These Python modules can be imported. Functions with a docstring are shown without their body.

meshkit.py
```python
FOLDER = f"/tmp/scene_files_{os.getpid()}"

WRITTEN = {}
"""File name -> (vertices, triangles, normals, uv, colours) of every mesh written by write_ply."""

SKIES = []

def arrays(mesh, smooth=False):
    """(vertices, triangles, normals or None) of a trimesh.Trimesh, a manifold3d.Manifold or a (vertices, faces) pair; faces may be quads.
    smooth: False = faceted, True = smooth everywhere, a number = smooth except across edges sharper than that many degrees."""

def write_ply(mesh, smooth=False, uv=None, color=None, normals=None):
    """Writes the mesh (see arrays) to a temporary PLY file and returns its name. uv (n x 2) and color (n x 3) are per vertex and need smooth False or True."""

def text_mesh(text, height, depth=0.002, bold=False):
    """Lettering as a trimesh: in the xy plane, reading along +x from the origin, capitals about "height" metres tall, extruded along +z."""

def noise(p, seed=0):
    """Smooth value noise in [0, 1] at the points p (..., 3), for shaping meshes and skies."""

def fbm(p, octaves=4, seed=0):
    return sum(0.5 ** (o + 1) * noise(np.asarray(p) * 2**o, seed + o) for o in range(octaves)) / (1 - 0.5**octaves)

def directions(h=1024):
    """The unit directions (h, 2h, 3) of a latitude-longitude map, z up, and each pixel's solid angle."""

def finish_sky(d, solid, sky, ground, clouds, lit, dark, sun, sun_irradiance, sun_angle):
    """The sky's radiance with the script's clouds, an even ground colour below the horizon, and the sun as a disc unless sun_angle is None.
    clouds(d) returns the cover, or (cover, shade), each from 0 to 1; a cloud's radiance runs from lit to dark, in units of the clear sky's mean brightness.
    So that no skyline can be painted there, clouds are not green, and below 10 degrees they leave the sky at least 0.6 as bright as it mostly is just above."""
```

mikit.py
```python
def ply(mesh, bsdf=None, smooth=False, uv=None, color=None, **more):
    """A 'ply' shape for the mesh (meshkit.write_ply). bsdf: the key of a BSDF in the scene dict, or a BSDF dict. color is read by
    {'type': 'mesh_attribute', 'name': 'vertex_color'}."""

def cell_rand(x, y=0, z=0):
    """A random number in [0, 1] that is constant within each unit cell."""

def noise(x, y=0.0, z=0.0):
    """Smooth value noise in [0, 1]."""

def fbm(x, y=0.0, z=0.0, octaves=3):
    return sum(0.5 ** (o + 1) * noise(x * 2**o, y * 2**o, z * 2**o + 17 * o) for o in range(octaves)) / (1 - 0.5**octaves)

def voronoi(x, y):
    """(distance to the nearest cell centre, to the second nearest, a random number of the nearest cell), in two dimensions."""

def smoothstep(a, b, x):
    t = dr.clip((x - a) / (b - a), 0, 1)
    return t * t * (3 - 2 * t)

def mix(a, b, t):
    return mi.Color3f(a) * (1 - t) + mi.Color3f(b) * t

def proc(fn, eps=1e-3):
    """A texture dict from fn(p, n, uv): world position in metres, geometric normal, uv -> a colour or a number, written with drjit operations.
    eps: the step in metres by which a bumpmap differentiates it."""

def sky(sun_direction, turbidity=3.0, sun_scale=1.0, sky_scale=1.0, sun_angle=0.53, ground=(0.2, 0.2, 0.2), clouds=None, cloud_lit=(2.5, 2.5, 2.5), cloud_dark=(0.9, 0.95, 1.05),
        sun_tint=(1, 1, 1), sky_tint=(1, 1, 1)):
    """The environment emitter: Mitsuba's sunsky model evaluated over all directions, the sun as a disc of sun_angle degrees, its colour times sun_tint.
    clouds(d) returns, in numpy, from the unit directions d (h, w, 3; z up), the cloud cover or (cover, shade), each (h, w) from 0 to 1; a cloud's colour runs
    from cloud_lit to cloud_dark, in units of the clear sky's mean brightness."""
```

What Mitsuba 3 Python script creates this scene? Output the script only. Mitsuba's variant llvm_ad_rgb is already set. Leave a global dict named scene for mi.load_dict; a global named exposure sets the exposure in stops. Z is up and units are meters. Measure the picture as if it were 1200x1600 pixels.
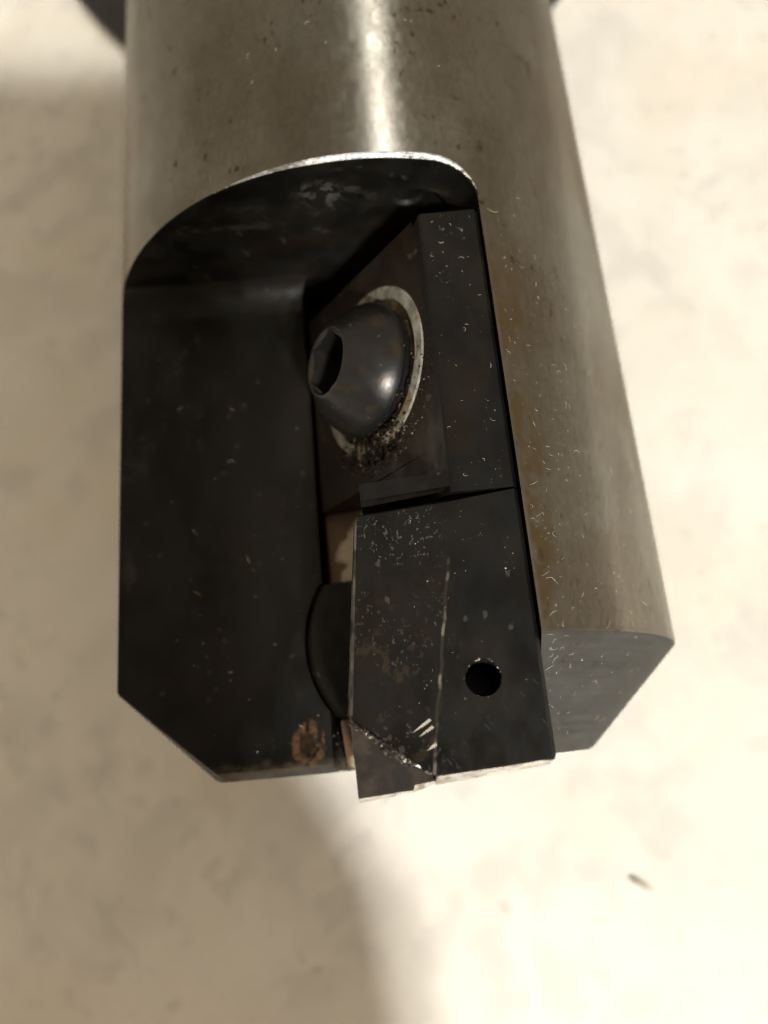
import math, random
import numpy as np, trimesh, manifold3d as m3
import mitsuba as mi, drjit as dr
import mikit, meshkit
from mikit import noise, fbm, voronoi, cell_rand, smoothstep, mix
from shapely.geometry import Polygon, box as sbox

# ---------------------------------------------------------------- camera, light, exposure
# Lengths of the tool are in millimetres (x right, y along the tool's axis towards the collar, z up from the axis); mm() turns them into metres.
TABLE = -63.0                                             # the tabletop, below the axis
scene, labels = {'type': 'scene'}, {}
exposure = 0.0
V3 = lambda p: [p[0] * .001, p[1] * .001, (p[2] - TABLE) * .001]
EYE = np.array([0.27, 0.0, 121.16])
RIGHT = np.array([.99583488, -.0870697, -.0270505])
DOWN = np.array([-.0911750, -.9509952, -.2954578])
AHEAD = np.array([0.0, .2966935, -.9549726])
T = mi.ScalarTransform4f
scene['camera'] = {
    'type': 'thinlens', 'fov': 2 * math.degrees(math.atan(600 / 1235)), 'fov_axis': 'x', 'aperture_radius': .0011, 'focus_distance': .0905,
    'near_clip': .005, 'far_clip': 20.0,
    'to_world': T().look_at(origin=V3(EYE), target=V3(EYE + AHEAD * 100), up=list(-DOWN))}
ROOM = [.49, .41, .30]                                  # the dim warm room all round
scene['room'] = {'type': 'constant', 'radiance': {'type': 'rgb', 'value': ROOM}}
LAMPS = [(.315, -.945, 1.0), (.24, -.90, 1.0)]            # directions towards the two ceiling lamps
LAMP_D, LAMP_R, LAMP_L = 1800.0, 45.0, [1090., 1064., 986.]


# ---------------------------------------------------------------- helpers
def bsdf(key, d):
    scene[key] = d


def put(key, mesh, material, smooth=False, normals=None, uv=None, **lab):
    """One entry of the scene, mesh in millimetres."""
    v, f, n = meshkit.arrays(mesh, smooth)
    if normals is not None:
        n = normals
    v = np.asarray(v) * .001 + [0, 0, -TABLE * .001]
    path = meshkit.write_ply((v, f), False, uv, None, normals=n)
    scene[key] = {'type': 'ply', 'filename': path, 'face_normals': n is None, 'bsdf': {'type': 'ref', 'id': material}}
    if lab:
        labels[key] = lab


def mani(v, f):
    return m3.Manifold(m3.Mesh(np.asarray(v, np.float32), np.asarray(f, np.uint32)))


def box(x0, x1, y0, y1, z0, z1):
    return m3.Manifold.cube([x1 - x0, y1 - y0, z1 - z0]).translate([x0, y0, z0])


def hull(points):
    return m3.Manifold.hull_points(np.asarray(points, float))


def ext_z(poly, z0, z1):
    """A plan outline (x, y) raised from z0 to z1."""
    return m3.CrossSection([np.asarray(poly, float)], m3.FillRule.NonZero).extrude(z1 - z0).translate([0, 0, z0])


def ext_y(poly, y0, y1):
    """An (x, z) outline drawn along the tool's axis from y0 to y1."""
    p = np.asarray(poly, float)
    return m3.CrossSection([np.c_[p[:, 0], -p[:, 1]]], m3.FillRule.NonZero).extrude(y1 - y0).rotate([-90, 0, 0]).translate([0, y0, 0])


def rev_y(profile, n=256):
    """An (r, y) profile turned about the tool's axis."""
    return m3.CrossSection([np.asarray(profile, float)], m3.FillRule.NonZero).revolve(n).rotate([-90, 0, 0])


def arc(cx, cy, r, a0, a1, n=10):
    a = np.radians(np.linspace(a0, a1, n))
    return np.c_[cx + r * np.cos(a), cy + r * np.sin(a)]


def placed(mesh, origin, ex, ey, ez):
    m = np.eye(4)[:3]
    m[:, 0], m[:, 1], m[:, 2], m[:, 3] = ex, ey, ez, origin
    return mesh.transform(m)


def tm(man):
    m = man.to_mesh()
    return trimesh.Trimesh(np.array(m.vert_properties[:, :3], float), np.array(m.tri_verts), process=False)


def lathe(profile, n=128):
    return m3.CrossSection([np.asarray(profile, float)], m3.FillRule.NonZero).revolve(n)


# ---------------------------------------------------------------- materials
def rgb(*c):
    return {'type': 'rgb', 'value': list(c)}


def mmc(p):
    return p.x * 1000, p.y * 1000, p.z * 1000 + TABLE


def flecks(x, y, s, level):
    """Small scattered marks: cells of s millimetres of which the share level carries one."""
    d, _, w = voronoi(x / s, y / s)
    return dr.select(w < level, smoothstep(.34, .16, d + .35 * (noise(x / s * 3.1, y / s * 3.1) - .5)), 0.0)


def pits(a, y):
    """Small ragged dark pits, in loose groups."""
    group = smoothstep(.50, .64, fbm(a / 8 + 3, y / 11, 9.0))
    return smoothstep(.70, .80, fbm(a * .9 + 5, y * .62, 4.0, 4)) * group


def steel_colour(p, n, uv):
    x, y, z = mmc(p)
    r = dr.sqrt(x * x + z * z)
    a = dr.atan2(x, z) * 40
    c = mix((.335, .325, .290), (.262, .247, .212), smoothstep(.35, .7, fbm(a / 9, y / 22, 0.0)))
    c = mix(c, (.26, .205, .15), .3 * smoothstep(.52, .72, fbm(a / 14 + 7, y / 17, 3.0)))
    c = c * (.93 + .14 * noise(y * 9.0, a / 14, 3.0))
    c = c * (.90 + .2 * noise(a * 3.0, y * 1.1, 1.0))
    # brown stain in the strip beside the cutter's edge
    edge = a - 17.2
    s = smoothstep(4.6, .2, edge + 5 * (fbm(y / 5, a / 3, 2.0) - .5)) * smoothstep(70, 48, y + 20 * (fbm(y / 7, a / 2, 5.0) - .5)) * smoothstep(16.0, 16.4, x)
    c = mix(c, (.255, .19, .105), s * (.25 + .6 * smoothstep(.3, .65, fbm(a / 1.3, y / 2.0, 8.0))))
    # pits and dark spots
    c = mix(c, (.12, .09, .05), .8 * pits(a, y))
    c = mix(c, (.20, .17, .12), .6 * flecks(a + 31, y * .8, .8, .05))
    # the turned chamfer at the nose is darker, with rings left by the turning
    cone = mix((.125, .13, .13), (.16, .16, .158), noise(y * 4.5, r * 2.0, a / 30)) * (.85 + .3 * fbm(a / 3, y * 1.5, 4.0))
    cone = mix(cone, (.10, .075, .05), .6 * pits(a + 20, y * 2))
    c = dr.select(y < 11.45, cone * .85, c * .82) * 2.85      # over the bare metal's own reflectance of about a third
    return c


def steel_along(p, n, uv):
    x, y, z = mmc(p)
    a = dr.atan2(x, z) * 40
    return dr.select(y < 11.45, .34, .37 + .12 * fbm(a / 2.0, y / 3.0, 6.0))


def steel_across(p, n, uv):
    x, y, z = mmc(p)
    a = dr.atan2(x, z) * 40
    return dr.select(y < 11.45, .20, .010 + .024 * fbm(a / .9, y / 1.6, 8.0) + .025 * smoothstep(.5, .7, fbm(a / 9, y / 13, 2.0)))


def steel_bump(p, n, uv):
    x, y, z = mmc(p)
    a = dr.atan2(x, z) * 40
    return .8 * noise(a * 1.6, y * 1.6, 2.0) + .5 * noise(a * 4.2, y * 3.6, 6.0) - 1.6 * pits(a, y)


def rim_colour(p, n, uv):
    x, y, z = mmc(p)
    return mix(mix((.20, .19, .17), (.46, .46, .45), smoothstep(.3, .6, fbm(x * .5, y, z * .5))), (.80, .81, .82), smoothstep(.3, .6, noise(x * 2.6, y * 3, z * 2.6) - .25 * smoothstep(-3, -12, x)))


def black_colour(p, n, uv):
    x, y, z = mmc(p)
    c = mix((.0048, .0045, .0039), (.0080, .0073, .0060), smoothstep(.35, .7, fbm(x / 6, y / 9, z / 6)))
    c = mix(c, (.0105, .0068, .0042), .6 * smoothstep(.5, .7, fbm(x / 4 + 5, y / 4, z / 4)))
    c = mix(c, (.035, .031, .026), .6 * flecks(x + .37 * z, y + .53 * z, 1.3, .02))
    c = mix(c, (.040, .035, .028), .6 * smoothstep(.60, .74, fbm(x / 2.6 + 11, y / 3.1, z / 1.9, 4)) * smoothstep(.5, .7, fbm(x / 9 + 2, y / 9, z / 9)))
    # a rubbed grey patch and a few scuffs on the end wall
    rub = smoothstep(71.5, 71.9, y) * smoothstep(4.5, 1.5, dr.sqrt(dr.square(x + 4.2) + dr.square((z - 33.5) * 1.3)) + 2.5 * (fbm(x * .8, z * .8, 1.0) - .5))
    c = mix(c, (.045, .042, .037), rub * smoothstep(.42, .62, fbm(x * 1.3, z * 1.3, 7.0)))
    # the oval rust mark near the nose
    d = dr.sqrt(dr.square((x + 12.5) / 2.0) + dr.square((y - 2.6) / 2.7)) + .55 * (fbm(x * .9, y * .9, 2.0) - .5)
    ring = smoothstep(1.2, .95, d) * (.25 + .75 * smoothstep(.35, .7, d)) * smoothstep(.28, .5, fbm(x * 1.2 + 3, y * .8, 1.0)) * smoothstep(11.5, 12.5, z)
    c = mix(c, mix((.115, .055, .022), (.05, .030, .016), smoothstep(.3, .7, fbm(x * 2, y * 2))), .9 * ring)
    # grey-brown wear along the lower lip
    w = smoothstep(1.2, -.6, y + 2.2 * (fbm(x / 1.8, y, 4.0) - .5))
    return mix(c, (.10, .08, .055), .55 * w)


def black_rough(p, n, uv):
    x, y, z = mmc(p)
    return .33 + .30 * smoothstep(.3, .7, fbm(x / 2.5, y / 4.0, z / 2.5)) - .10 * smoothstep(.55, .7, fbm(x / 7, y / 10 + 3, z / 7))


def black_bump(p, n, uv):
    x, y, z = mmc(p)
    return noise(x * 1.2, y * 3.0, z * 1.2) + .5 * noise(dr.sqrt(dr.square(x + 10) + dr.square(y - 70)) * 3.5, 3.0, z * .3) + .6 * noise(x * 3.1, y * 4.7, z * 3.1)


P = mikit.proc
def princ(base, rough, metallic=0.0, spec=.5, **k):
    return {'type': 'principled', 'base_color': base, 'roughness': rough, 'metallic': metallic, 'specular': spec, **k}


def bumped(inner, fn, scale, eps):
    return {'type': 'bumpmap', 'arbitrary': P(fn, eps), 'scale': scale, 'bsdf': inner}


bsdf('black_oxide', {'type': 'twosided', 'bsdf': bumped(princ(P(black_colour), P(black_rough), spec=.20), black_bump, 1.3e-5, 5e-5)})
scene['turned_steel'] = {'type': 'twosided', 'bsdf': {'type': 'roughconductor', 'eta': 1.9, 'k': 1.75, 'distribution': 'ggx', 'alpha_u': P(steel_along), 'alpha_v': P(steel_across), 'specular_reflectance': P(steel_colour)}}
bsdf('bright_rim', {'type': 'twosided', 'bsdf': bumped(princ(P(rim_colour), .45, metallic=.5), steel_bump, 2e-5, 5e-5)})


def bar_colour(p, n, uv):
    x, y, z = mmc(p)
    c = mix((.0042, .0043, .0047), (.0062, .0058, .0054), smoothstep(.3, .7, fbm(x / 5, y / 8, z / 5)))
    c = mix(c, (.0100, .0073, .0050), .75 * smoothstep(.46, .66, fbm(x / 5 + 9, y / 7, z / 5)))
    c = mix(c, (.0150, .0100, .0065), .8 * smoothstep(35.6, 34.6, z) * smoothstep(27, 29, y))     # oily brown film on the clamp's slope
    low = smoothstep(27.5, 26, y)
    c = mix(c, (.055, .053, .049), low * smoothstep(.66, .76, fbm(x * 3.2, y * 2.6, 4.0, 4)) * smoothstep(8.0, 4.5, x) * smoothstep(.35, .6, fbm(x / 5, y / 6, 1.0)))
    c = mix(c, (.022, .0155, .0095), low * smoothstep(.64, .74, fbm(x * 1.0 + 9, y * .9, 4.0, 4)) * smoothstep(6.0, 3.0, x) * smoothstep(19.0, 12.0, y))
    c = mix(c, (.05, .047, .042), .7 * flecks(x + 13, y * .7, 1.0, .02))
    # bare metal worn through along the crease and the sharp edges
    crease = dr.abs(x - (2.9 + (y + 1.9) * .176) + .25 * (noise(y * .8) - .5))
    c = mix(c, (.15, .13, .105), low * smoothstep(.24, .06, crease) * (.12 + .88 * smoothstep(.45, .66, fbm(y * .55, 2.0, 3.0, 4))) * smoothstep(22, 15, y))
    # hairline scratches near the nose
    u = (x * .8 + y * .6) * 1.0
    v = (x * -.6 + y * .8)
    c = mix(c, (.075, .072, .066), .7 * low * smoothstep(.93, .99, noise(u * 7.0, v * .28, 5.0)) * smoothstep(9, 4, y))
    return c


def bar_bump(p, n, uv):
    x, y, z = mmc(p)
    return noise(x * 2.2, y * 1.5, z * 2.2) + .6 * noise(x * 5, y * 4, z * 5) 


def worn_colour(p, n, uv):
    x, y, z = mmc(p)
    return mix((.022, .020, .018), (.11, .10, .082), smoothstep(.3, .62, fbm(x * .9, y * .5, z * .9)))


bsdf('bar_black', {'type': 'twosided', 'bsdf': bumped(princ(P(bar_colour), P(black_rough), spec=.22), bar_bump, 9e-6, 5e-5)})
bsdf('worn_edge_metal', {'type': 'twosided', 'bsdf': princ(P(worn_colour), .45, metallic=.5)})


def bolt_colour(p, n, uv):
    x, y, z = mmc(p)
    c = mix((.043, .043, .046), (.032, .029, .027), fbm(x / 3, y / 3, z / 3))
    c = mix(c, (.075, .055, .035), .6 * smoothstep(.5, .7, fbm(x / 2 + 9, y / 2, z / 2)))
    return mix(c, (.2, .18, .16), .5 * flecks(x + .37 * z, y + .53 * z, .6, .02))


def bolt_rough(p, n, uv):
    x, y, z = mmc(p)
    return .27 + .16 * fbm(x / 1.2, y / 1.2, z / 1.2)


def fine_bump(p, n, uv):
    x, y, z = mmc(p)
    return noise(x * 3, y * 3, z * 3) + .7 * noise(x * 8, y * 8, z * 8)


bsdf('bolt_steel', {'type': 'twosided', 'bsdf': bumped(princ(P(bolt_colour), P(bolt_rough), metallic=.8), fine_bump, 6e-6, 4e-5)})


def washer_colour(p, n, uv):
    x, y, z = mmc(p)
    c = mix((.34, .335, .29), (.13, .125, .105), smoothstep(.3, .75, fbm(x / 1.1, y / 1.3, z / 1.1, 4)))
    return mix(c, (.16, .10, .045), .8 * smoothstep(.50, .66, fbm(x / 2.4 + 4, y / 2.4, z / 2.4)))


bsdf('washer_steel', {'type': 'twosided', 'bsdf': bumped(princ(P(washer_colour), .5, metallic=.35), fine_bump, 8e-6, 4e-5)})


def grime_colour(p, n, uv):
    x, y, z = mmc(p)
    return mix((.028, .018, .010), (.075, .05, .025), smoothstep(.4, .75, fbm(x, y, z)))


bsdf('grime', {'type': 'twosided', 'bsdf': bumped(princ(P(grime_colour), .35), fine_bump, 3e-5, 5e-5)})


def rusty_colour(p, n, uv):
    x, y, z = mmc(p)
    c = mix((.46, .40, .29), (.36, .30, .21), fbm(x / 2, y / 2, z / 2))
    return mix(c, (.085, .045, .022), smoothstep(.0, .8, smoothstep(-5.6, -7.4, x + 3.2 * (fbm(x / 1.8, y / 2.2, 1.0) - .5)) * smoothstep(33.0, 30.0, y) + smoothstep(30, 33, y - 1.2 * x - 6)))


bsdf('rusty_steel', {'type': 'twosided', 'bsdf': bumped(princ(P(rusty_colour), .55), fine_bump, 1e-5, 5e-5)})


def carbide_colour(p, n, uv):
    x, y, z = mmc(p)
    return mix((.016, .0115, .009), (.038, .028, .021), smoothstep(.4, .7, fbm(x / 1.4, y / 1.4, z / 1.4)))


def ground_colour(p, n, uv):
    x, y, z = mmc(p)
    c = mix((.60, .58, .53), (.42, .39, .33), smoothstep(.4, .65, fbm(x * .8, y * 2.5, z * 2.0)))
    return mix(c, (.20, .13, .065), .7 * smoothstep(.58, .72, fbm(x * .7 + 4, y * 1.2, z)))


bsdf('carbide', {'type': 'twosided', 'bsdf': bumped(princ(P(carbide_colour), .42), fine_bump, 8e-6, 4e-5)})
bsdf('ground_edge', {'type': 'twosided', 'bsdf': bumped(princ(P(ground_colour), .38, metallic=.45), fine_bump, 4e-6, 4e-5)})
bsdf('braze', {'type': 'twosided', 'bsdf': princ(P(lambda p, n, uv: mix((.035, .028, .023), (.12, .105, .09), smoothstep(.42, .7, fbm(p.x * 1700, p.y * 1700, p.z * 1700)))), .36, metallic=.5)})


def table_colour(p, n, uv):
    x0, y0 = p.x * 1000, p.y * 1000
    x = x0 * .81 + y0 * .59 + 9 * fbm(x0 / 21, y0 / 21, 7.0)
    y = y0 * .81 - x0 * .59 + 9 * fbm(x0 / 19 + 5, y0 / 19, 2.0)
    w = fbm(x / 60 + 3, y / 60, 1.0)
    c = mix((.80, .77, .715), (.765, .735, .675), smoothstep(.38, .64, fbm(x / 26 + 2 * w, y / 26, 2.0, 4)))
    c = mix(c, (.55, .54, .51), .42 * smoothstep(.46, .74, fbm(x / 9 + 2 * w, y / 9 + 3, 6.0, 4)) * smoothstep(.40, .62, fbm(x / 38 + 1, y / 38, 9.0)))
    c = mix(c, (.64, .625, .585), .5 * smoothstep(.50, .76, fbm(x / 17 + 4 * w, y / 17 + 7, 5.0, 5)))
    c = mix(c, (.73, .655, .545), .35 * smoothstep(.55, .78, fbm(x / 30 + 9, y / 30, 8.0, 4)))
    c = mix(c, (.60, .585, .55), .5 * smoothstep(.58, .74, fbm(x / 4.5, y / 4.5, 3.0, 4)) * smoothstep(.42, .6, w))
    return mix(c, (.50, .46, .40), .5 * flecks(x, y, 4.0, .004))


bsdf('table_top', {'type': 'twosided', 'bsdf': princ(P(table_colour), .5, spec=.35)})
bsdf('collar_black', {'type': 'twosided', 'bsdf': princ(P(lambda p, n, uv: mix((.014, .0135, .0125), (.022, .02, .018), fbm(p.x * 300, p.y * 300, p.z * 300))), .45)})
bsdf('phone_black', {'type': 'twosided', 'bsdf': princ(rgb(.02, .02, .022), .35)})
bsdf('phone_glass', {'type': 'twosided', 'bsdf': princ(rgb(.015, .015, .016), .12)})
bsdf('skin', {'type': 'twosided', 'bsdf': princ(P(lambda p, n, uv: mix((.52, .32, .22), (.44, .25, .17), fbm(p.x * 160, p.y * 160, p.z * 160))), .5, spec=.35)})
bsdf('nail', {'type': 'twosided', 'bsdf': princ(rgb(.60, .40, .32), .3)})
bsdf('sleeve_cloth', {'type': 'twosided', 'bsdf': princ(P(lambda p, n, uv: mix((.07, .055, .045), (.10, .08, .065), noise(p.x * 900, p.y * 900, p.z * 900))), .9, spec=.1)})
bsdf('lamp_housing', {'type': 'twosided', 'bsdf': princ(rgb(.75, .74, .72), .5)})
bsdf('lint_white', {'type': 'twosided', 'bsdf': {'type': 'diffuse', 'reflectance': P(lambda p, n, uv: mix((.44, .41, .345), (.36, .29, .18), smoothstep(.55, .7, noise(p.x * 350, p.y * 350, p.z * 350))))}})
bsdf('grit_metal', {'type': 'twosided', 'bsdf': princ(P(lambda p, n, uv: mix((.020, .014, .009), (.26, .225, .18), smoothstep(.62, .82, noise(p.x * 1300, p.y * 1300, p.z * 1300)))), .3, metallic=.5)})
bsdf('chip_metal', {'type': 'twosided', 'bsdf': princ(rgb(.55, .53, .49), .35, metallic=.7)})

# ---------------------------------------------------------------- setting: the tabletop
top = trimesh.creation.box([1500, 1200, 30])
top.apply_translation([0, 120, TABLE - 15])
put('tabletop', top, 'table_top', label='pale cloudy stone tabletop under the tool', kind='structure')

# ---------------------------------------------------------------- the cutting tool
TOOL = 'milling_tool'
labels[TOOL] = {'label': 'steel shank milling tool with a blackened pocket, clamped cutter and black rear collar', 'category': 'cutting tool'}
FZ, WX, END = 13.0, 15.82, 72.0
body = rev_y([(0, -1.2), (26.3, -1.2), (27, -.9), (27.3, -.9 + .3), (39.85, 11.35), (40, 11.65), (40, 176), (0, 176)], 384)
# the pocket: flat floor, end wall with a fillet at its foot and a rounded corner on the right
r = 5.5
plan = [(-70, -20), (WX, -20), (WX, END - r), *arc(WX - r, END - r, r, 0, 90, 14)[1:], (-70, END)]
fr = 5.0
side = [(-20, FZ), (END + .2 - fr, FZ), *arc(END + .2 - fr, FZ + fr, fr, -90, 0, 14)[1:], (END + .2, 70), (-20, 70)]
# side is (y, z), drawn along x
s_ = m3.CrossSection([np.asarray(side, float)], m3.FillRule.NonZero).extrude(100).transform(np.array([[0, 0, 1, -80], [1, 0, 0, 0], [0, 1, 0, 0]], float))
body = body - (ext_z(plan, 5, 70) ^ s_)
# the slot that holds clamp and cutter, and its dark run-out in the end wall, with a small bore
slot = [(-9.3, 60), (-9.3, 3), (WX, 3), (WX, 60)]
body = body - ext_y(slot, -20, 66)
runout = [(-9.2, 13.4), (-6.9, 18.0), (-4.8, 20.4), (.5, 27.6), (3.2, 30.6), (5.9, 32.1), (8.5, 32.7), (11.0, 31.7), (12.6, 29.8), (13.2, 27), (13.2, 3), (-9.2, 3)]
body = body - ext_y(runout, 60, 73.3)
runout_lip = m3.CrossSection([np.c_[np.asarray(runout)[:, 0], -np.asarray(runout)[:, 1]]], m3.FillRule.NonZero)
for k_ in range(4):
    body = body - runout_lip.offset(.34 - .085 * k_, m3.JoinType.Round).extrude(12 + .085 * k_).rotate([-90, 0, 0]).translate([0, 60.09, 0])
body = body - m3.Manifold.cylinder(14, 2.0, 2.0, 40).rotate([-90, 0, 0]).translate([7.4, 71, 30.7]) - m3.Manifold.cylinder(.6, 2.45, 1.9, 40).rotate([-90, 0, 0]).translate([7.4, 73.25, 30.7])
# recess in the floor for the round locking disc
body = body - (m3.Manifold.cylinder(30, 15.2, 15.2, 128).translate([3, 15.5, 6]) ^ box(-30, 10, -20, 23.9, 5, 40))
# narrow bevels: along the pocket's upper rim, and where floor and nose meet
rim = [(x, END) for x in np.linspace(-18, WX - r, 22)] + [tuple(q) for q in arc(WX - r, END - r, r, 90, 8, 12)[1:]]
rim = [(np.array([x, y, math.sqrt(1600 - x * x)]), .10 + .43 * min(1, max(0, (x + 17) / 13)) - .40 * max(0, (72 - y) / 5.5)) for x, y in rim]
body = body - m3.Manifold.batch_boolean([m3.Manifold.batch_hull([m3.Manifold.sphere(a1, 10).translate(list(a0)), m3.Manifold.sphere(b1, 10).translate(list(b0))]) for (a0, a1), (b0, b1) in zip(rim[:-1], rim[1:])], m3.OpType.Add)
bev = m3.CrossSection([np.array([[-2.6, FZ + .3], [-2.6, FZ - 1.5], [-1.25, FZ - 1.5], [.15, FZ + .3]], float)], m3.FillRule.NonZero).extrude(80).transform(np.array([[0, 0, 1, -60], [1, 0, 0, 0], [0, 1, 0, 0]], float))
body = body - bev
put_body = trimesh.graph.smooth_shade(tm(body), angle=math.radians(28), facet_minarea=None)
v, f = np.array(put_body.vertices), np.array(put_body.faces)
tri = v[f].reshape(-1, 3)
fn = np.repeat(np.cross(v[f[:, 1]] - v[f[:, 0]], v[f[:, 2]] - v[f[:, 0]]), 3, 0)
fn /= np.linalg.norm(fn, axis=1, keepdims=True) + 1e-20
vn = np.array(meshkit.arrays(put_body, True)[2])[f].reshape(-1, 3)
rad = np.hypot(tri[:, 0], tri[:, 2])
radial = np.c_[tri[:, 0], 0 * rad, tri[:, 2]] / (rad[:, None] + 1e-9)
k = 1 / math.hypot(13, 12.7)
conic = radial * 12.7 * k + np.array([0, -13 * k, 0])
flat = [vn, fn]
n_ = vn
on = lambda want, name: ((fn * want).sum(1) > .985).reshape(-1, 3).all(1).repeat(3) & name
incyl = (np.abs(rad - 40) < .02).reshape(-1, 3).all(1).repeat(3)
incone = ((np.abs(rad - (27.3 + (tri[:, 1] + .6) * (12.55 / 11.95))) < .06) & (tri[:, 1] < 11.5)).reshape(-1, 3).all(1).repeat(3)
n_ = np.where(on(radial, incyl)[:, None], radial, n_)
n_ = np.where(on(conic, incone)[:, None], conic, n_)
planar = (np.abs(fn).max(1) > .9999)
n_ = np.where(planar[:, None], fn, n_)
ang = np.arctan2(tri[:, 0], tri[:, 2]).reshape(-1, 3)
ang = np.where((ang.max(1) - ang.min(1) > 3)[:, None] & (ang < 0), ang + 2 * np.pi, ang).ravel()
uv = np.c_[tri[:, 1] / 40, ang]
mid = tri.reshape(-1, 3, 3).mean(1)
mrad = np.hypot(mid[:, 0], mid[:, 2])
f_cyl, f_cone = incyl[::3] & (mrad > 39.9), incone[::3]
f_end = (mid[:, 1] < -.5) & (fn[::3, 1] < -.5) & (mrad < 27.4) & ~f_cone
out = np.hypot(mid[:, 0] - 10.5, mid[:, 1] - 66.5)
f_nick = (mrad > 39.75) & (mid[:, 1] > 11.3) & (mid[:, 1] < 11.7) & ~f_cyl & ~f_cone
f_rim = ~f_cyl & (mrad > 38.4) & (mid[:, 2] > 20) & (((mid[:, 1] > 72.01) & (mid[:, 1] < 74)) | ((mid[:, 0] > 10.5) & (mid[:, 1] > 66) & (out > 5.51)))


def piece(name, pick, material, lab=None, **k):
    p3 = np.repeat(pick & (np.linalg.norm(np.cross(tri[1::3] - tri[::3], tri[2::3] - tri[::3]), axis=1) > 1e-5), 3)
    t = tri[p3]
    put(TOOL + '__' + name, (t, np.arange(len(t)).reshape(-1, 3)), material, normals=n_[p3], uv=(uv if material == 'turned_steel' else np.c_[tri[:, 0] + .37 * tri[:, 2], tri[:, 1] + .53 * tri[:, 2]] / 40)[p3], **({'label': lab} if lab else {}))


piece('shank', (f_cyl | f_end) & ~f_rim, 'turned_steel', 'brown-grey steel cylinder with a satin ground surface')
piece('nose_chamfer', (f_cone | f_nick) & ~f_rim & ~f_cyl, 'turned_steel', 'grey conical chamfer at the nose of the shank')
piece('pocket_rim', f_rim, 'bright_rim', 'thin bright bevel along the upper rim of the pocket')
piece('pocket', ~(f_cyl | f_cone | f_end | f_rim | f_nick), 'black_oxide', 'blackened milled pocket with a flat floor and curved end wall')

# rear collar
collar = rev_y([(36, 174), (61.5, 174), (63, 175.5), (63, 183), (57, 186), (57, 190), (63, 193), (63, 201), (61.5, 202.5), (36, 202.5)], 192)
put(TOOL + '__collar', collar, 'collar_black', smooth=25, label='wide black collar round the shank')
put(TOOL + '__taper', rev_y([(0, 202), (35, 202), (20, 285), (19, 286), (0, 286)], 128), 'collar_black', smooth=25)

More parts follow.
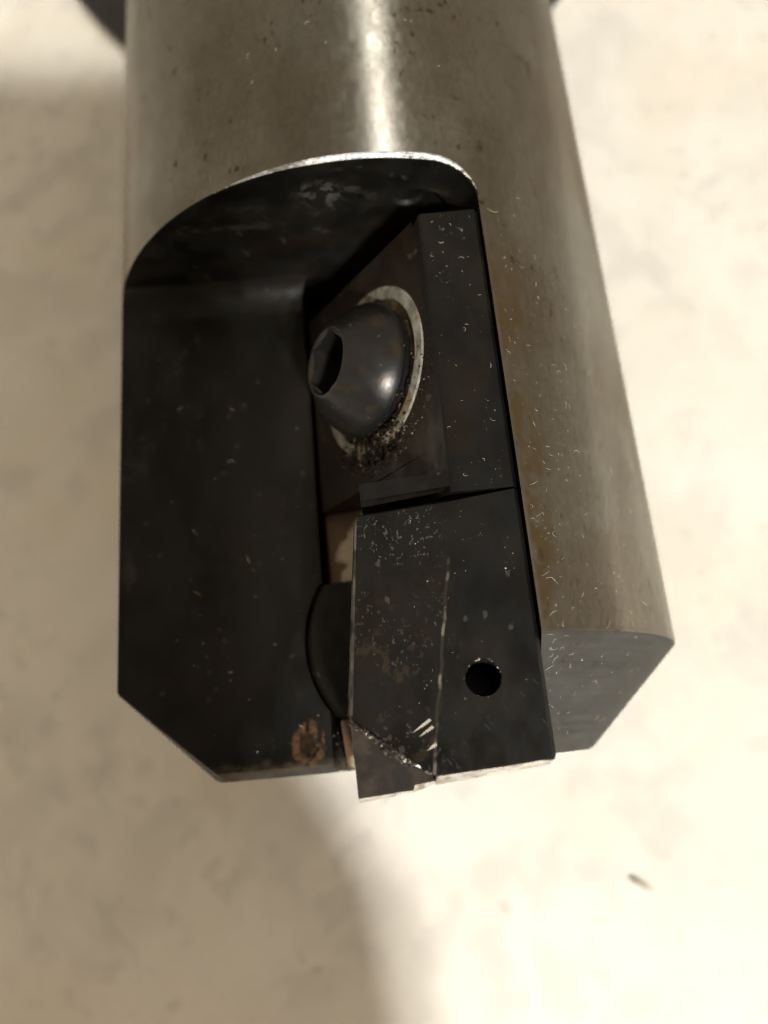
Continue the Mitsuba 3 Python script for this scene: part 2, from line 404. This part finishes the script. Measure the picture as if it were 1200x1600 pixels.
# slope of the clamp: origin B, TU up the slope, NN out of it
B = np.array([-8.3, 0, 13.25])
TU = np.array([16.3, 0, 22.83]); TU /= np.linalg.norm(TU)
NN = np.array([-TU[2], 0, TU[0]])
EY = np.array([0, 1.0, 0])
FT = 36.3
prof = [(-8.6, 5), (15.6, 5), (15.6, FT - .5), (15.1, FT), (8.35, FT), (8.0, FT - .22), (-8.3, 13.25), (-8.6, 12.7)]
arm = ext_y(prof, 34.3, 65.4)
cut = ext_z([(7.2, 66.5), (7.2, 64.4), (9.0, 66.5)], 0, 60) + ext_z([(16.5, 66.5), (14.4, 66.5), (16.5, 64.0)], 0, 60)
low = [(-2.4, 5), (15.6, 5), (15.6, FT - .5), (15.1, FT), (8.35, FT), (8.0, FT - .22), (-2.4, 20.9)]
arm = (arm - cut) + ext_y(low, 28.0, 35)
tab = hull([(-2.3, 28.0, 10), (-2.3, 30.2, 10), (-2.3, 28.05, 35.6), (-2.0, 30.1, 35.9), (-1.8, 28.1, 35.9), (-2.3, 29.9, 35.6), (8.4, 28.9, 36.05), (8.4, 30.6, 36.05), (8.4, 28.0, 10), (8.4, 30.6, 10)])
arm = arm + tab
C0 = B + 14.8 * TU + 49.5 * EY
bore = placed(m3.Manifold.cylinder(10, 9.96, 9.96, 96).translate([0, 0, -1.2]), C0, TU, EY, NN)
arm = arm - bore
put(TOOL + '__clamp', arm, 'bar_black', smooth=20, label='black wedge clamp with a sloping side that carries the bolt')

# washer, grime in the groove, bolt
wash = lathe([(9.95, -1.3), (11.6, -1.3), (11.6, .0), (11.4, .22), (10.15, .28), (9.95, .1)])
put(TOOL + '__washer', placed(wash, C0, TU, EY, NN), 'washer_steel', smooth=30, label='pale bare steel ring under the bolt head')
put(TOOL + '__grime', placed(lathe([(0, -1.6), (9.94, -1.6), (9.94, -.3), (0, -.3)]), C0, TU, EY, NN), 'grime')
dome = [(0, -1.5), (8.55, -1.5), (8.6, .5), (8.95, .9), (9.05, 1.3), (8.95, 1.9), (8.6, 2.8), (8.05, 3.7), (7.3, 4.7), (6.4, 5.6), (5.6, 6.35), (5.1, 6.8), (4.85, 7.0), (4.6, 7.12), (0, 7.12)]
head = lathe(dome, 160)
hexa = m3.Manifold.cylinder(6, 4.4, 4.4, 6).translate([0, 0, 2.8]).rotate([0, 0, 14])
head = head - hexa - m3.Manifold.cylinder(.5, 4.0, 4.6, 48).translate([0, 0, 6.8])
put(TOOL + '__bolt', placed(head, C0, TU, EY, NN), 'bolt_steel', smooth=32, label='domed blackened bolt head with a hexagon socket')

# the cutter holder below the clamp
pts = [(-3.0, 26.5, 34.75), (-2.75, 26.75, 34.6), (-3.15, 26.5, 34.5), (-5.25, 4.5, 34.75), (-5.4, 4.5, 34.5), (7.9, 26.9, FT), (15.1, 27.75, FT), (15.6, 27.75, FT - .5), (15.1, -1.45, FT), (15.6, -1.1, FT - .5), (15.35, -1.6, FT - .3), (3.2, -2.2, FT),
       (-3.15, 26.75, 8), (-5.4, 4.5, 8), (15.6, 27.75, 8), (15.6, -1.3, 8), (3.2, -2.2, 8), (7.9, 26.9, 8)]
holder = hull(pts) - m3.Manifold.cylinder(14, 1.95, 1.95, 48).translate([9.1, 7.2, 25])
put(TOOL + '__cutter_holder', holder, 'bar_black', smooth=12, label='black cutter plate with a small round hole and a worn crease')
strip = hull([(-5.36, 4.6, 34.86), (-5.0, 4.6, 34.88), (-5.58, 4.6, 34.3), (-3.12, 26.2, 34.86), (-2.9, 26.2, 34.88), (-3.3, 26.2, 34.3)])
put(TOOL + '__worn_edge', strip, 'worn_edge_metal')
edge = hull([(3.2, -2.15, 36.24), (3.2, -2.15, 34), (3.0, -3.05, 35.3), (3.0, -3.0, 34), (14.6, -1.5, 36.24), (15.3, -1.6, 35.8), (14.9, -2.05, 35.3), (15.2, -1.5, 34)])
put(TOOL + '__ground_strip', edge, 'ground_edge', label='pale ground edge along the foot of the cutter plate')
rng = np.random.default_rng(5)
ins = ext_z([(-5.35, 4.45), (-3.5, 2.4), (-1.2, .6), (.5, -.9), (3.2, -2.2), (3.2, -2.7), (.9, -2.9), (.7, -3.45), (-1.2, -3.5), (-5.05, -3.75)], 18, 34.55)
ins = ins - box(-1.25, 4, -5, -1.0, 33.3, 40)
put(TOOL + '__insert', ins, 'carbide', label='dark brown carbide cutting tip at the foot of the cutter')
lipm = hull([(-5.1, -3.7, 34.5), (-1.3, -3.45, 34.5), (-4.95, -4.15, 34.0), (-1.2, -3.85, 34.0), (-5.0, -3.8, 30), (-1.2, -3.6, 30)])
lip2 = hull([(-1.2, -2.65, 33.28), (3.15, -2.2, 33.28), (-1.15, -3.75, 33.3), (.75, -3.65, 33.0), (3.1, -3.0, 33.2), (-1.15, -3.4, 30), (3.1, -2.6, 30)])
put(TOOL + '__insert__cutting_edge', lipm, 'ground_edge'); put(TOOL + '__insert__cutting_edge_001', lip2, 'ground_edge')
# crumbled braze along the joint of tip and holder
lumps = []
for i in range(60):
    s = i / 59 if i < 44 else rng.uniform(.45, 1)
    q = np.array([-5.2 + 8.2 * s, 4.2 - 6.3 * s ** .92, 34.6]) + [rng.normal(0, .16), -abs(rng.normal(0, .35)), rng.uniform(-.15, .12)]
    m = trimesh.creation.icosphere(subdivisions=1, radius=rng.uniform(.16, .42))
    m.vertices *= rng.uniform(.6, 1.25, m.vertices.shape)
    m.vertices *= [1.3, .7, .55]
    m.apply_transform(trimesh.transformations.rotation_matrix(-.6 + rng.normal(0, .4), [0, 0, 1])); m.apply_translation(q)
    lumps.append(m)
put(TOOL + '__braze', trimesh.util.concatenate(lumps), 'braze', label='crumbled grey braze along the top of the cutting tip', kind='stuff')

# things low in the slot: locking disc, spacer with rust, shim
disc = (lathe([(0, 0), (14.9, 0), (14.9, 7.2), (14.75, 8.0), (14.3, 8.7), (13.6, 9.2), (12.6, 9.5), (0, 9.9)]).translate([3, 15.5, 5.0])) ^ box(-30, 2, -.5, 23.6, 0, 40)
put(TOOL + '__locking_disc', disc, 'black_oxide', smooth=25, label='dark round disc half hidden beside the cutter plate')
put(TOOL + '__spacer', hull([(-8.3, 24.2, 3.5), (-8.3, 36.5, 3.5), (3, 24.2, 3.5), (3, 36.5, 3.5), (-8.3, 24.2, 11.2), (-8.3, 36.5, 11.2), (-7.9, 24.2, 11.7), (3, 24.2, 14), (3, 36.5, 14)]), 'rusty_steel', label='pale steel spacer with brown rust in the gap below the clamp')
put(TOOL + '__shim', hull([(-8.1, 5.6, 5), (-4.6, 5.6, 5), (-8.1, -.9, 5), (-4.6, -.9, 5), (-7.9, 5.2, 13.9), (-4.6, 5.6, 14.2), (-7.4, -.7, 13.7), (-4.6, -.9, 14)]), 'rusty_steel')

# ---------------------------------------------------------------- lint, grit and chips lying on the tool
rng = np.random.default_rng(11)


def fibre(p, nrm, length, rad, curl):
    """A short curled hair lying on a surface."""
    nrm = nrm / np.linalg.norm(nrm)
    a = np.cross(nrm, [.3, .9, .2]); a /= np.linalg.norm(a); b = np.cross(nrm, a)
    th, pts = rng.uniform(0, 2 * np.pi), [np.array(p) + nrm * rad]
    steps = 7
    for i in range(steps):
        th += rng.normal(curl, .25)
        pts.append(pts[-1] + (a * np.cos(th) + b * np.sin(th)) * length / steps + nrm * rng.uniform(-.01, .05) * length)
    pts = np.array(pts)
    d = np.gradient(pts, axis=0); d /= np.linalg.norm(d, axis=1, keepdims=True)
    s = np.cross(d, nrm); s /= np.linalg.norm(s, axis=1, keepdims=True) + 1e-9
    w = np.cross(s, d)
    rr = rad * np.sin(np.linspace(.35, np.pi - .35, len(pts)))[:, None]
    ringv = np.stack([pts + s * rr, pts + w * rr, pts - s * rr, pts - w * rr], 1).reshape(-1, 3)
    fs = []
    for i in range(len(pts) - 1):
        for j in range(4):
            q = [4 * i + j, 4 * i + (j + 1) % 4, 4 * i + 4 + (j + 1) % 4, 4 * i + 4 + j]
            fs += [[q[0], q[1], q[2]], [q[0], q[2], q[3]]]
    return trimesh.Trimesh(ringv, fs, process=False)


def crumb(p, nrm, size, flatness=.5):
    m = trimesh.creation.icosphere(subdivisions=0, radius=size)
    m.vertices *= rng.uniform(.55, 1.2, m.vertices.shape)
    m.apply_transform(trimesh.geometry.align_vectors([0, 0, 1], nrm) @ np.diag([1, rng.uniform(.5, 1), flatness, 1]))
    m.apply_translation(np.array(p) + np.asarray(nrm) * size * .2)
    return m


def clump(x, y):
    """Whether a speck stays here: they gather in loose drifts."""
    return rng.random() < np.clip((float(meshkit.fbm(np.array([x / 5 + 20, y / 7 + 20, .5]), 3, 4)) - .36) * 4.2, .04, 1)


def on_body(x, y):
    if y > 11.6:
        rr, ny = 40.0, 0
    else:
        rr, ny = 27.3 + (y + .6) * (12.55 / 11.95), -1
    z = math.sqrt(max(rr * rr - x * x, 1e-6))
    nn = np.array([x / rr, ny, z / rr])
    return (x, y, z), nn / np.linalg.norm(nn)


def on_plate(x, y):
    if y > 28:
        return (x, y, FT), np.array([0, 0, 1.0])
    cx = 2.9 + (y + 1.9) * .176
    z = FT if x > cx else FT - (cx - x) * 1.55 / 10.5
    return (x, y, z), np.array([0, 0, 1.0])


lint = []
for i in range(190):                                       # right of the cutter, denser towards the nose
    y = 68 * rng.beta(1.0, 1.7) + 1
    x = 16.6 + abs(rng.normal(0, 7.5))
    if x > (36 if y > 11.6 else 24 + y) or not clump(x, y):
        continue
    lint.append(fibre(*on_body(x, y), rng.choice([.4, .7, 1.1, 1.8], p=[.40, .35, .18, .07]), rng.uniform(.016, .036), rng.normal(0, .35)))
for i in range(12):                                        # caught at the corner where the chamfer meets the plate
    lint.append(fibre(*on_body(16.5 + abs(rng.normal(0, 1.6)), 10.5 + rng.normal(0, 1.6)), rng.uniform(.6, 1.5), .032, rng.normal(0, .5)))
for i in range(240):
    y = 68 * rng.beta(1.0, 1.5) + .5
    x = 16.4 + abs(rng.normal(0, 8))
    if x < (34 if y > 11.6 else 24 + y) and clump(x, y):
        p, nn = on_body(x, y); lint.append(crumb(p, nn, rng.uniform(.03, .07)))
for i in range(16):
    lint.append(fibre(*on_body(rng.uniform(-26, 14), rng.uniform(74, 95)), rng.uniform(.4, 1.0), .04, rng.normal(0, .3)))
for i in range(22):
    x, y = rng.uniform(8.7, 14.6), rng.uniform(28.5, 65)
    lint.append(fibre(*on_plate(x, y), rng.uniform(.3, 1.0), rng.uniform(.015, .03), rng.normal(0, .5)))
for i in range(260):
    y = rng.uniform(-1, 65); x = rng.uniform(8.6, 14.6) if y > 28 else rng.uniform(-2.5, 14.6)
    if 26 < y < 31 and x < 8.4 or not clump(x, y): continue
    p, nn = on_plate(x, y); lint.append(crumb(p, nn, rng.uniform(.025, .065) * (1.8 if rng.random() < .12 else 1)))
for i in range(40):                                        # pocket floor
    lint.append(crumb((rng.uniform(-34, -10), rng.uniform(2, 66), FZ), np.array([0, 0, 1.0]), rng.uniform(.05, .12)))
for i in range(8):
    lint.append(fibre((rng.uniform(-32, -10), rng.uniform(4, 60), FZ), np.array([0, 0, 1.0]), rng.uniform(.7, 1.5), .05, .1))
for i in range(8):                                         # fluff at the rim of the small hole
    a = rng.uniform(.5, 2.9)
    lint.append(crumb((9.1 + 1.95 * math.cos(a), 7.2 + 1.95 * math.sin(a), FT - rng.uniform(0, .35)), np.array([0, 0, 1.0]), rng.uniform(.06, .22), .6))
for x, y, l in ((1.2, 1.9, 2.4), (1.6, 1.3, 1.9), (2.0, -.3, 1.2)):            # bright slivers by the crease
    p, nn = on_plate(x + 1.0, y + 1.0)
    d = np.array([.83, .5, 0.05]); s = np.array([-.5, .83, 0]) * .16
    p = np.array(p) + [0, 0, .12]
    lint.append(tm(hull([p - d * l * .55, p + d * l * .45 + s, p + d * l * .45 - s, p + d * l * .1 + s * .9 + [0, 0, .1], p + d * l * .1 - s * .9])))
put('lint', trimesh.util.concatenate(lint), 'lint_white', label='whitish straw-coloured fibres and specks scattered over the tool', category='lint', kind='stuff')

grit = []
for i in range(1100):
    th = rng.normal(math.radians(-80), .55); rr = rng.uniform(8.3, 14.5) if i < 900 else rng.uniform(8.6, 11)
    u, y = 14.8 + rr * math.cos(th), 49.5 + rr * math.sin(th)
    if 9.9 < rr < 12.1 and th > -1.25 and rng.random() < .85: continue
    if u > 27.5: continue
    p = B + u * TU + y * EY + NN * (1.0 if rr < 9.2 else .2 if rr < 12.1 else 0)
    grit.append(crumb(p, NN, rng.uniform(.07, .24), .7))
for i in range(330):                                       # caked below the head, over the ring
    th = math.radians(rng.normal(-98, 17)); rr = rng.uniform(8.9, 12.8)
    grit.append(crumb(B + (14.8 + rr * math.cos(th)) * TU + (49.5 + rr * math.sin(th)) * EY + NN * .25, NN, rng.uniform(.16, .42), .8))
for i in range(70):                                        # on the clamp's slope beside the front strip
    u, y = rng.uniform(24.5, 28), rng.uniform(36, 56)
    grit.append(crumb(B + u * TU + y * EY, NN, rng.uniform(.06, .16), .7))
for i in range(46):                                        # crumbs at the rim of the small hole
    a = rng.uniform(.2, np.pi - .1) if i < 26 else rng.uniform(0, 2 * np.pi)
    grit.append(crumb((9.1 + 2.0 * math.cos(a), 7.2 + 2.0 * math.sin(a), FT - rng.uniform(0, .3)), np.array([0, 0, 1.0]), rng.uniform(.08, .32), .6))
for i in range(40):                                        # bottom of the slot beside the shim
    grit.append(crumb((rng.uniform(-9.2, -5.5), rng.uniform(-1.1, 1.5) if i < 25 else rng.uniform(-1, 6.5), rng.uniform(12.6, 13.6)), np.array([0, 0, 1.0]), rng.uniform(.08, .25), .7))
put('metal_grit', trimesh.util.concatenate(grit), 'grit_metal', label='brown glittering metal grit caked round the lower side of the bolt head', category='grit', kind='stuff')

# a chip and a crumb on the table in front
c0 = np.array([47.0, -30.0, TABLE])
chip = hull([c0 + q for q in ((-2.6, 1.7, .1), (-1.2, 2.0, .5), (1.8, -1.1, 1.5), (2.4, -1.8, .05), (-.4, .3, 1.9), (.6, -1.0, .0), (-1.8, .7, 0))])
put('metal_chip', chip, 'chip_metal', label='small bright metal chip lying alone on the tabletop at lower right', category='chip')

# ---------------------------------------------------------------- what shades the scene from outside the picture: the phone, the hand holding it
def pl(a, b, c):
    """Phone coordinates: a right, b down, c behind the lens."""
    return EYE + RIGHT * a + DOWN * b - AHEAD * c


ph = m3.CrossSection([np.concatenate([arc(5, 0, 10, -90, 0), arc(5, 128, 10, 0, 90), arc(-54, 128, 10, 90, 180), arc(-54, 0, 10, 180, 270)])], m3.FillRule.NonZero).extrude(8.5)
M = np.c_[RIGHT, DOWN, -AHEAD, EYE + -AHEAD * 2.5]
M[:, 2] *= 1
phone = ph.transform(M)
labels['smartphone'] = {'label': 'black smartphone held above the tool, just behind the lens', 'category': 'phone'}
put('smartphone__case', phone, 'phone_black', smooth=30)
scr = m3.CrossSection([np.concatenate([arc(5, 0, 8, -90, 0), arc(5, 128, 8, 0, 90), arc(-54, 128, 8, 90, 180), arc(-54, 0, 8, 180, 270)])], m3.FillRule.NonZero).extrude(.5).transform(np.c_[RIGHT, DOWN, -AHEAD, EYE - AHEAD * 11.02])
put('smartphone__screen', scr, 'phone_glass', smooth=30)


def ball(p, r):
    return m3.Manifold.sphere(r, 20).translate(list(p))


def bone(p, q, r0, r1):
    return m3.Manifold.batch_hull([ball(p, r0), ball(q, r1)])


def chain(points, radii):
    return [bone(points[i], points[i + 1], radii[i], radii[i + 1]) for i in range(len(points) - 1)]


bones = []
# palm under the lower half of the phone's back, fingers round its left edge, thumb round its right edge
palm = [pl(-48, 92, -14), pl(-50, 120, -14), pl(-44, 146, -13), pl(8, 110, -13), pl(28, 146, -13), pl(30, 176, -13), pl(-2, 186, -12)]
bones.append(m3.Manifold.batch_hull([ball(q, s) for q, s in zip(palm, (10, 10, 10, 10, 15, 17, 16))]))
for b0, l, rr in ((86, 1.0, 8.6), (105, 1.05, 8.8), (123, 1.0, 8.4), (140, .82, 7.4)):
    bones += chain([pl(-44, b0 + 3, -14), pl(-44 - 20 * l, b0 - 2, -11), pl(-52 - 24 * l, b0 - 4, 8), pl(-50 - 4 * l, b0 - 4, 20)], [rr + 1.2, rr, rr * .92, rr * .78])
bones += chain([pl(24, 156, -8), pl(20, 146, 10), pl(-2, 124, 21), pl(-18, 108, 21)], [15, 12, 10, 8])
# wrist and forearm
bones += chain([pl(10, 176, -12), pl(15, 212, -8), pl(6, 300, 10), pl(8, 420, 40)], [23, 25, 32, 40])
hand = m3.Manifold.batch_boolean(bones, m3.OpType.Add).refine_to_length(5.0)
ht = tm(hand); ht.merge_vertices()
trimesh.smoothing.filter_taubin(ht, iterations=14)
labels['person'] = {'label': 'hand and forearm of the person holding the smartphone, dark sleeve pushed up', 'category': 'person'}
put('person__hand', ht, 'skin', smooth=True)
sl = m3.Manifold.batch_boolean(chain([pl(9, 262, 2), pl(6, 300, 10), pl(8, 424, 41)], [34, 37, 47]), m3.OpType.Add)
put('person__sleeve', sl, 'sleeve_cloth', smooth=50)
for b0, l in ((86, 1.0), (105, 1.05), (123, 1.0), (140, .82)):
    q = pl(-48 - 4 * l, b0 - 4, 26.0)
    put('person__nail' + ('' if b0 == 86 else '_%03d' % {105: 1, 123: 2, 140: 3}[b0]), placed(m3.Manifold.sphere(1, 16).scale([5, 4, 1.2]), q, RIGHT, DOWN, -AHEAD), 'nail', smooth=True)

# ---------------------------------------------------------------- the two ceiling lamps
for i, d in enumerate(LAMPS):
    d = np.array(d) / np.linalg.norm(d)
    p = np.array([0, 50, 0.0]) + d * LAMP_D
    key = 'ceiling_lamp' + ('_%03d' % i if i else '')
    labels[key] = {'label': ('ceiling downlight behind the photographer, the one farther right', 'ceiling downlight behind the photographer, the one farther left')[i], 'category': 'lamp', 'group': 'ceiling lamps behind the photographer'}
    ex = np.cross(d, [0, 0, 1]); ex /= np.linalg.norm(ex); ey = np.cross(-d, ex)
    lens = trimesh.creation.cylinder(radius=LAMP_R, height=4, sections=48)
    v = placed(m3.Manifold.cylinder(4, LAMP_R, LAMP_R, 48), p, ex, ey, -d)
    put(key + '__lens', v, 'lamp_housing')
    scene[key + '__lens']['emitter'] = {'type': 'area', 'radiance': rgb(*LAMP_L)}
    can = m3.Manifold.cylinder(70, LAMP_R + 9, LAMP_R + 9, 64) - m3.Manifold.cylinder(70, LAMP_R + 1, LAMP_R + 1, 64).translate([0, 0, 6])
    put(key + '__housing', placed(can, p + d * 60, ex, ey, -d), 'lamp_housing', smooth=30)
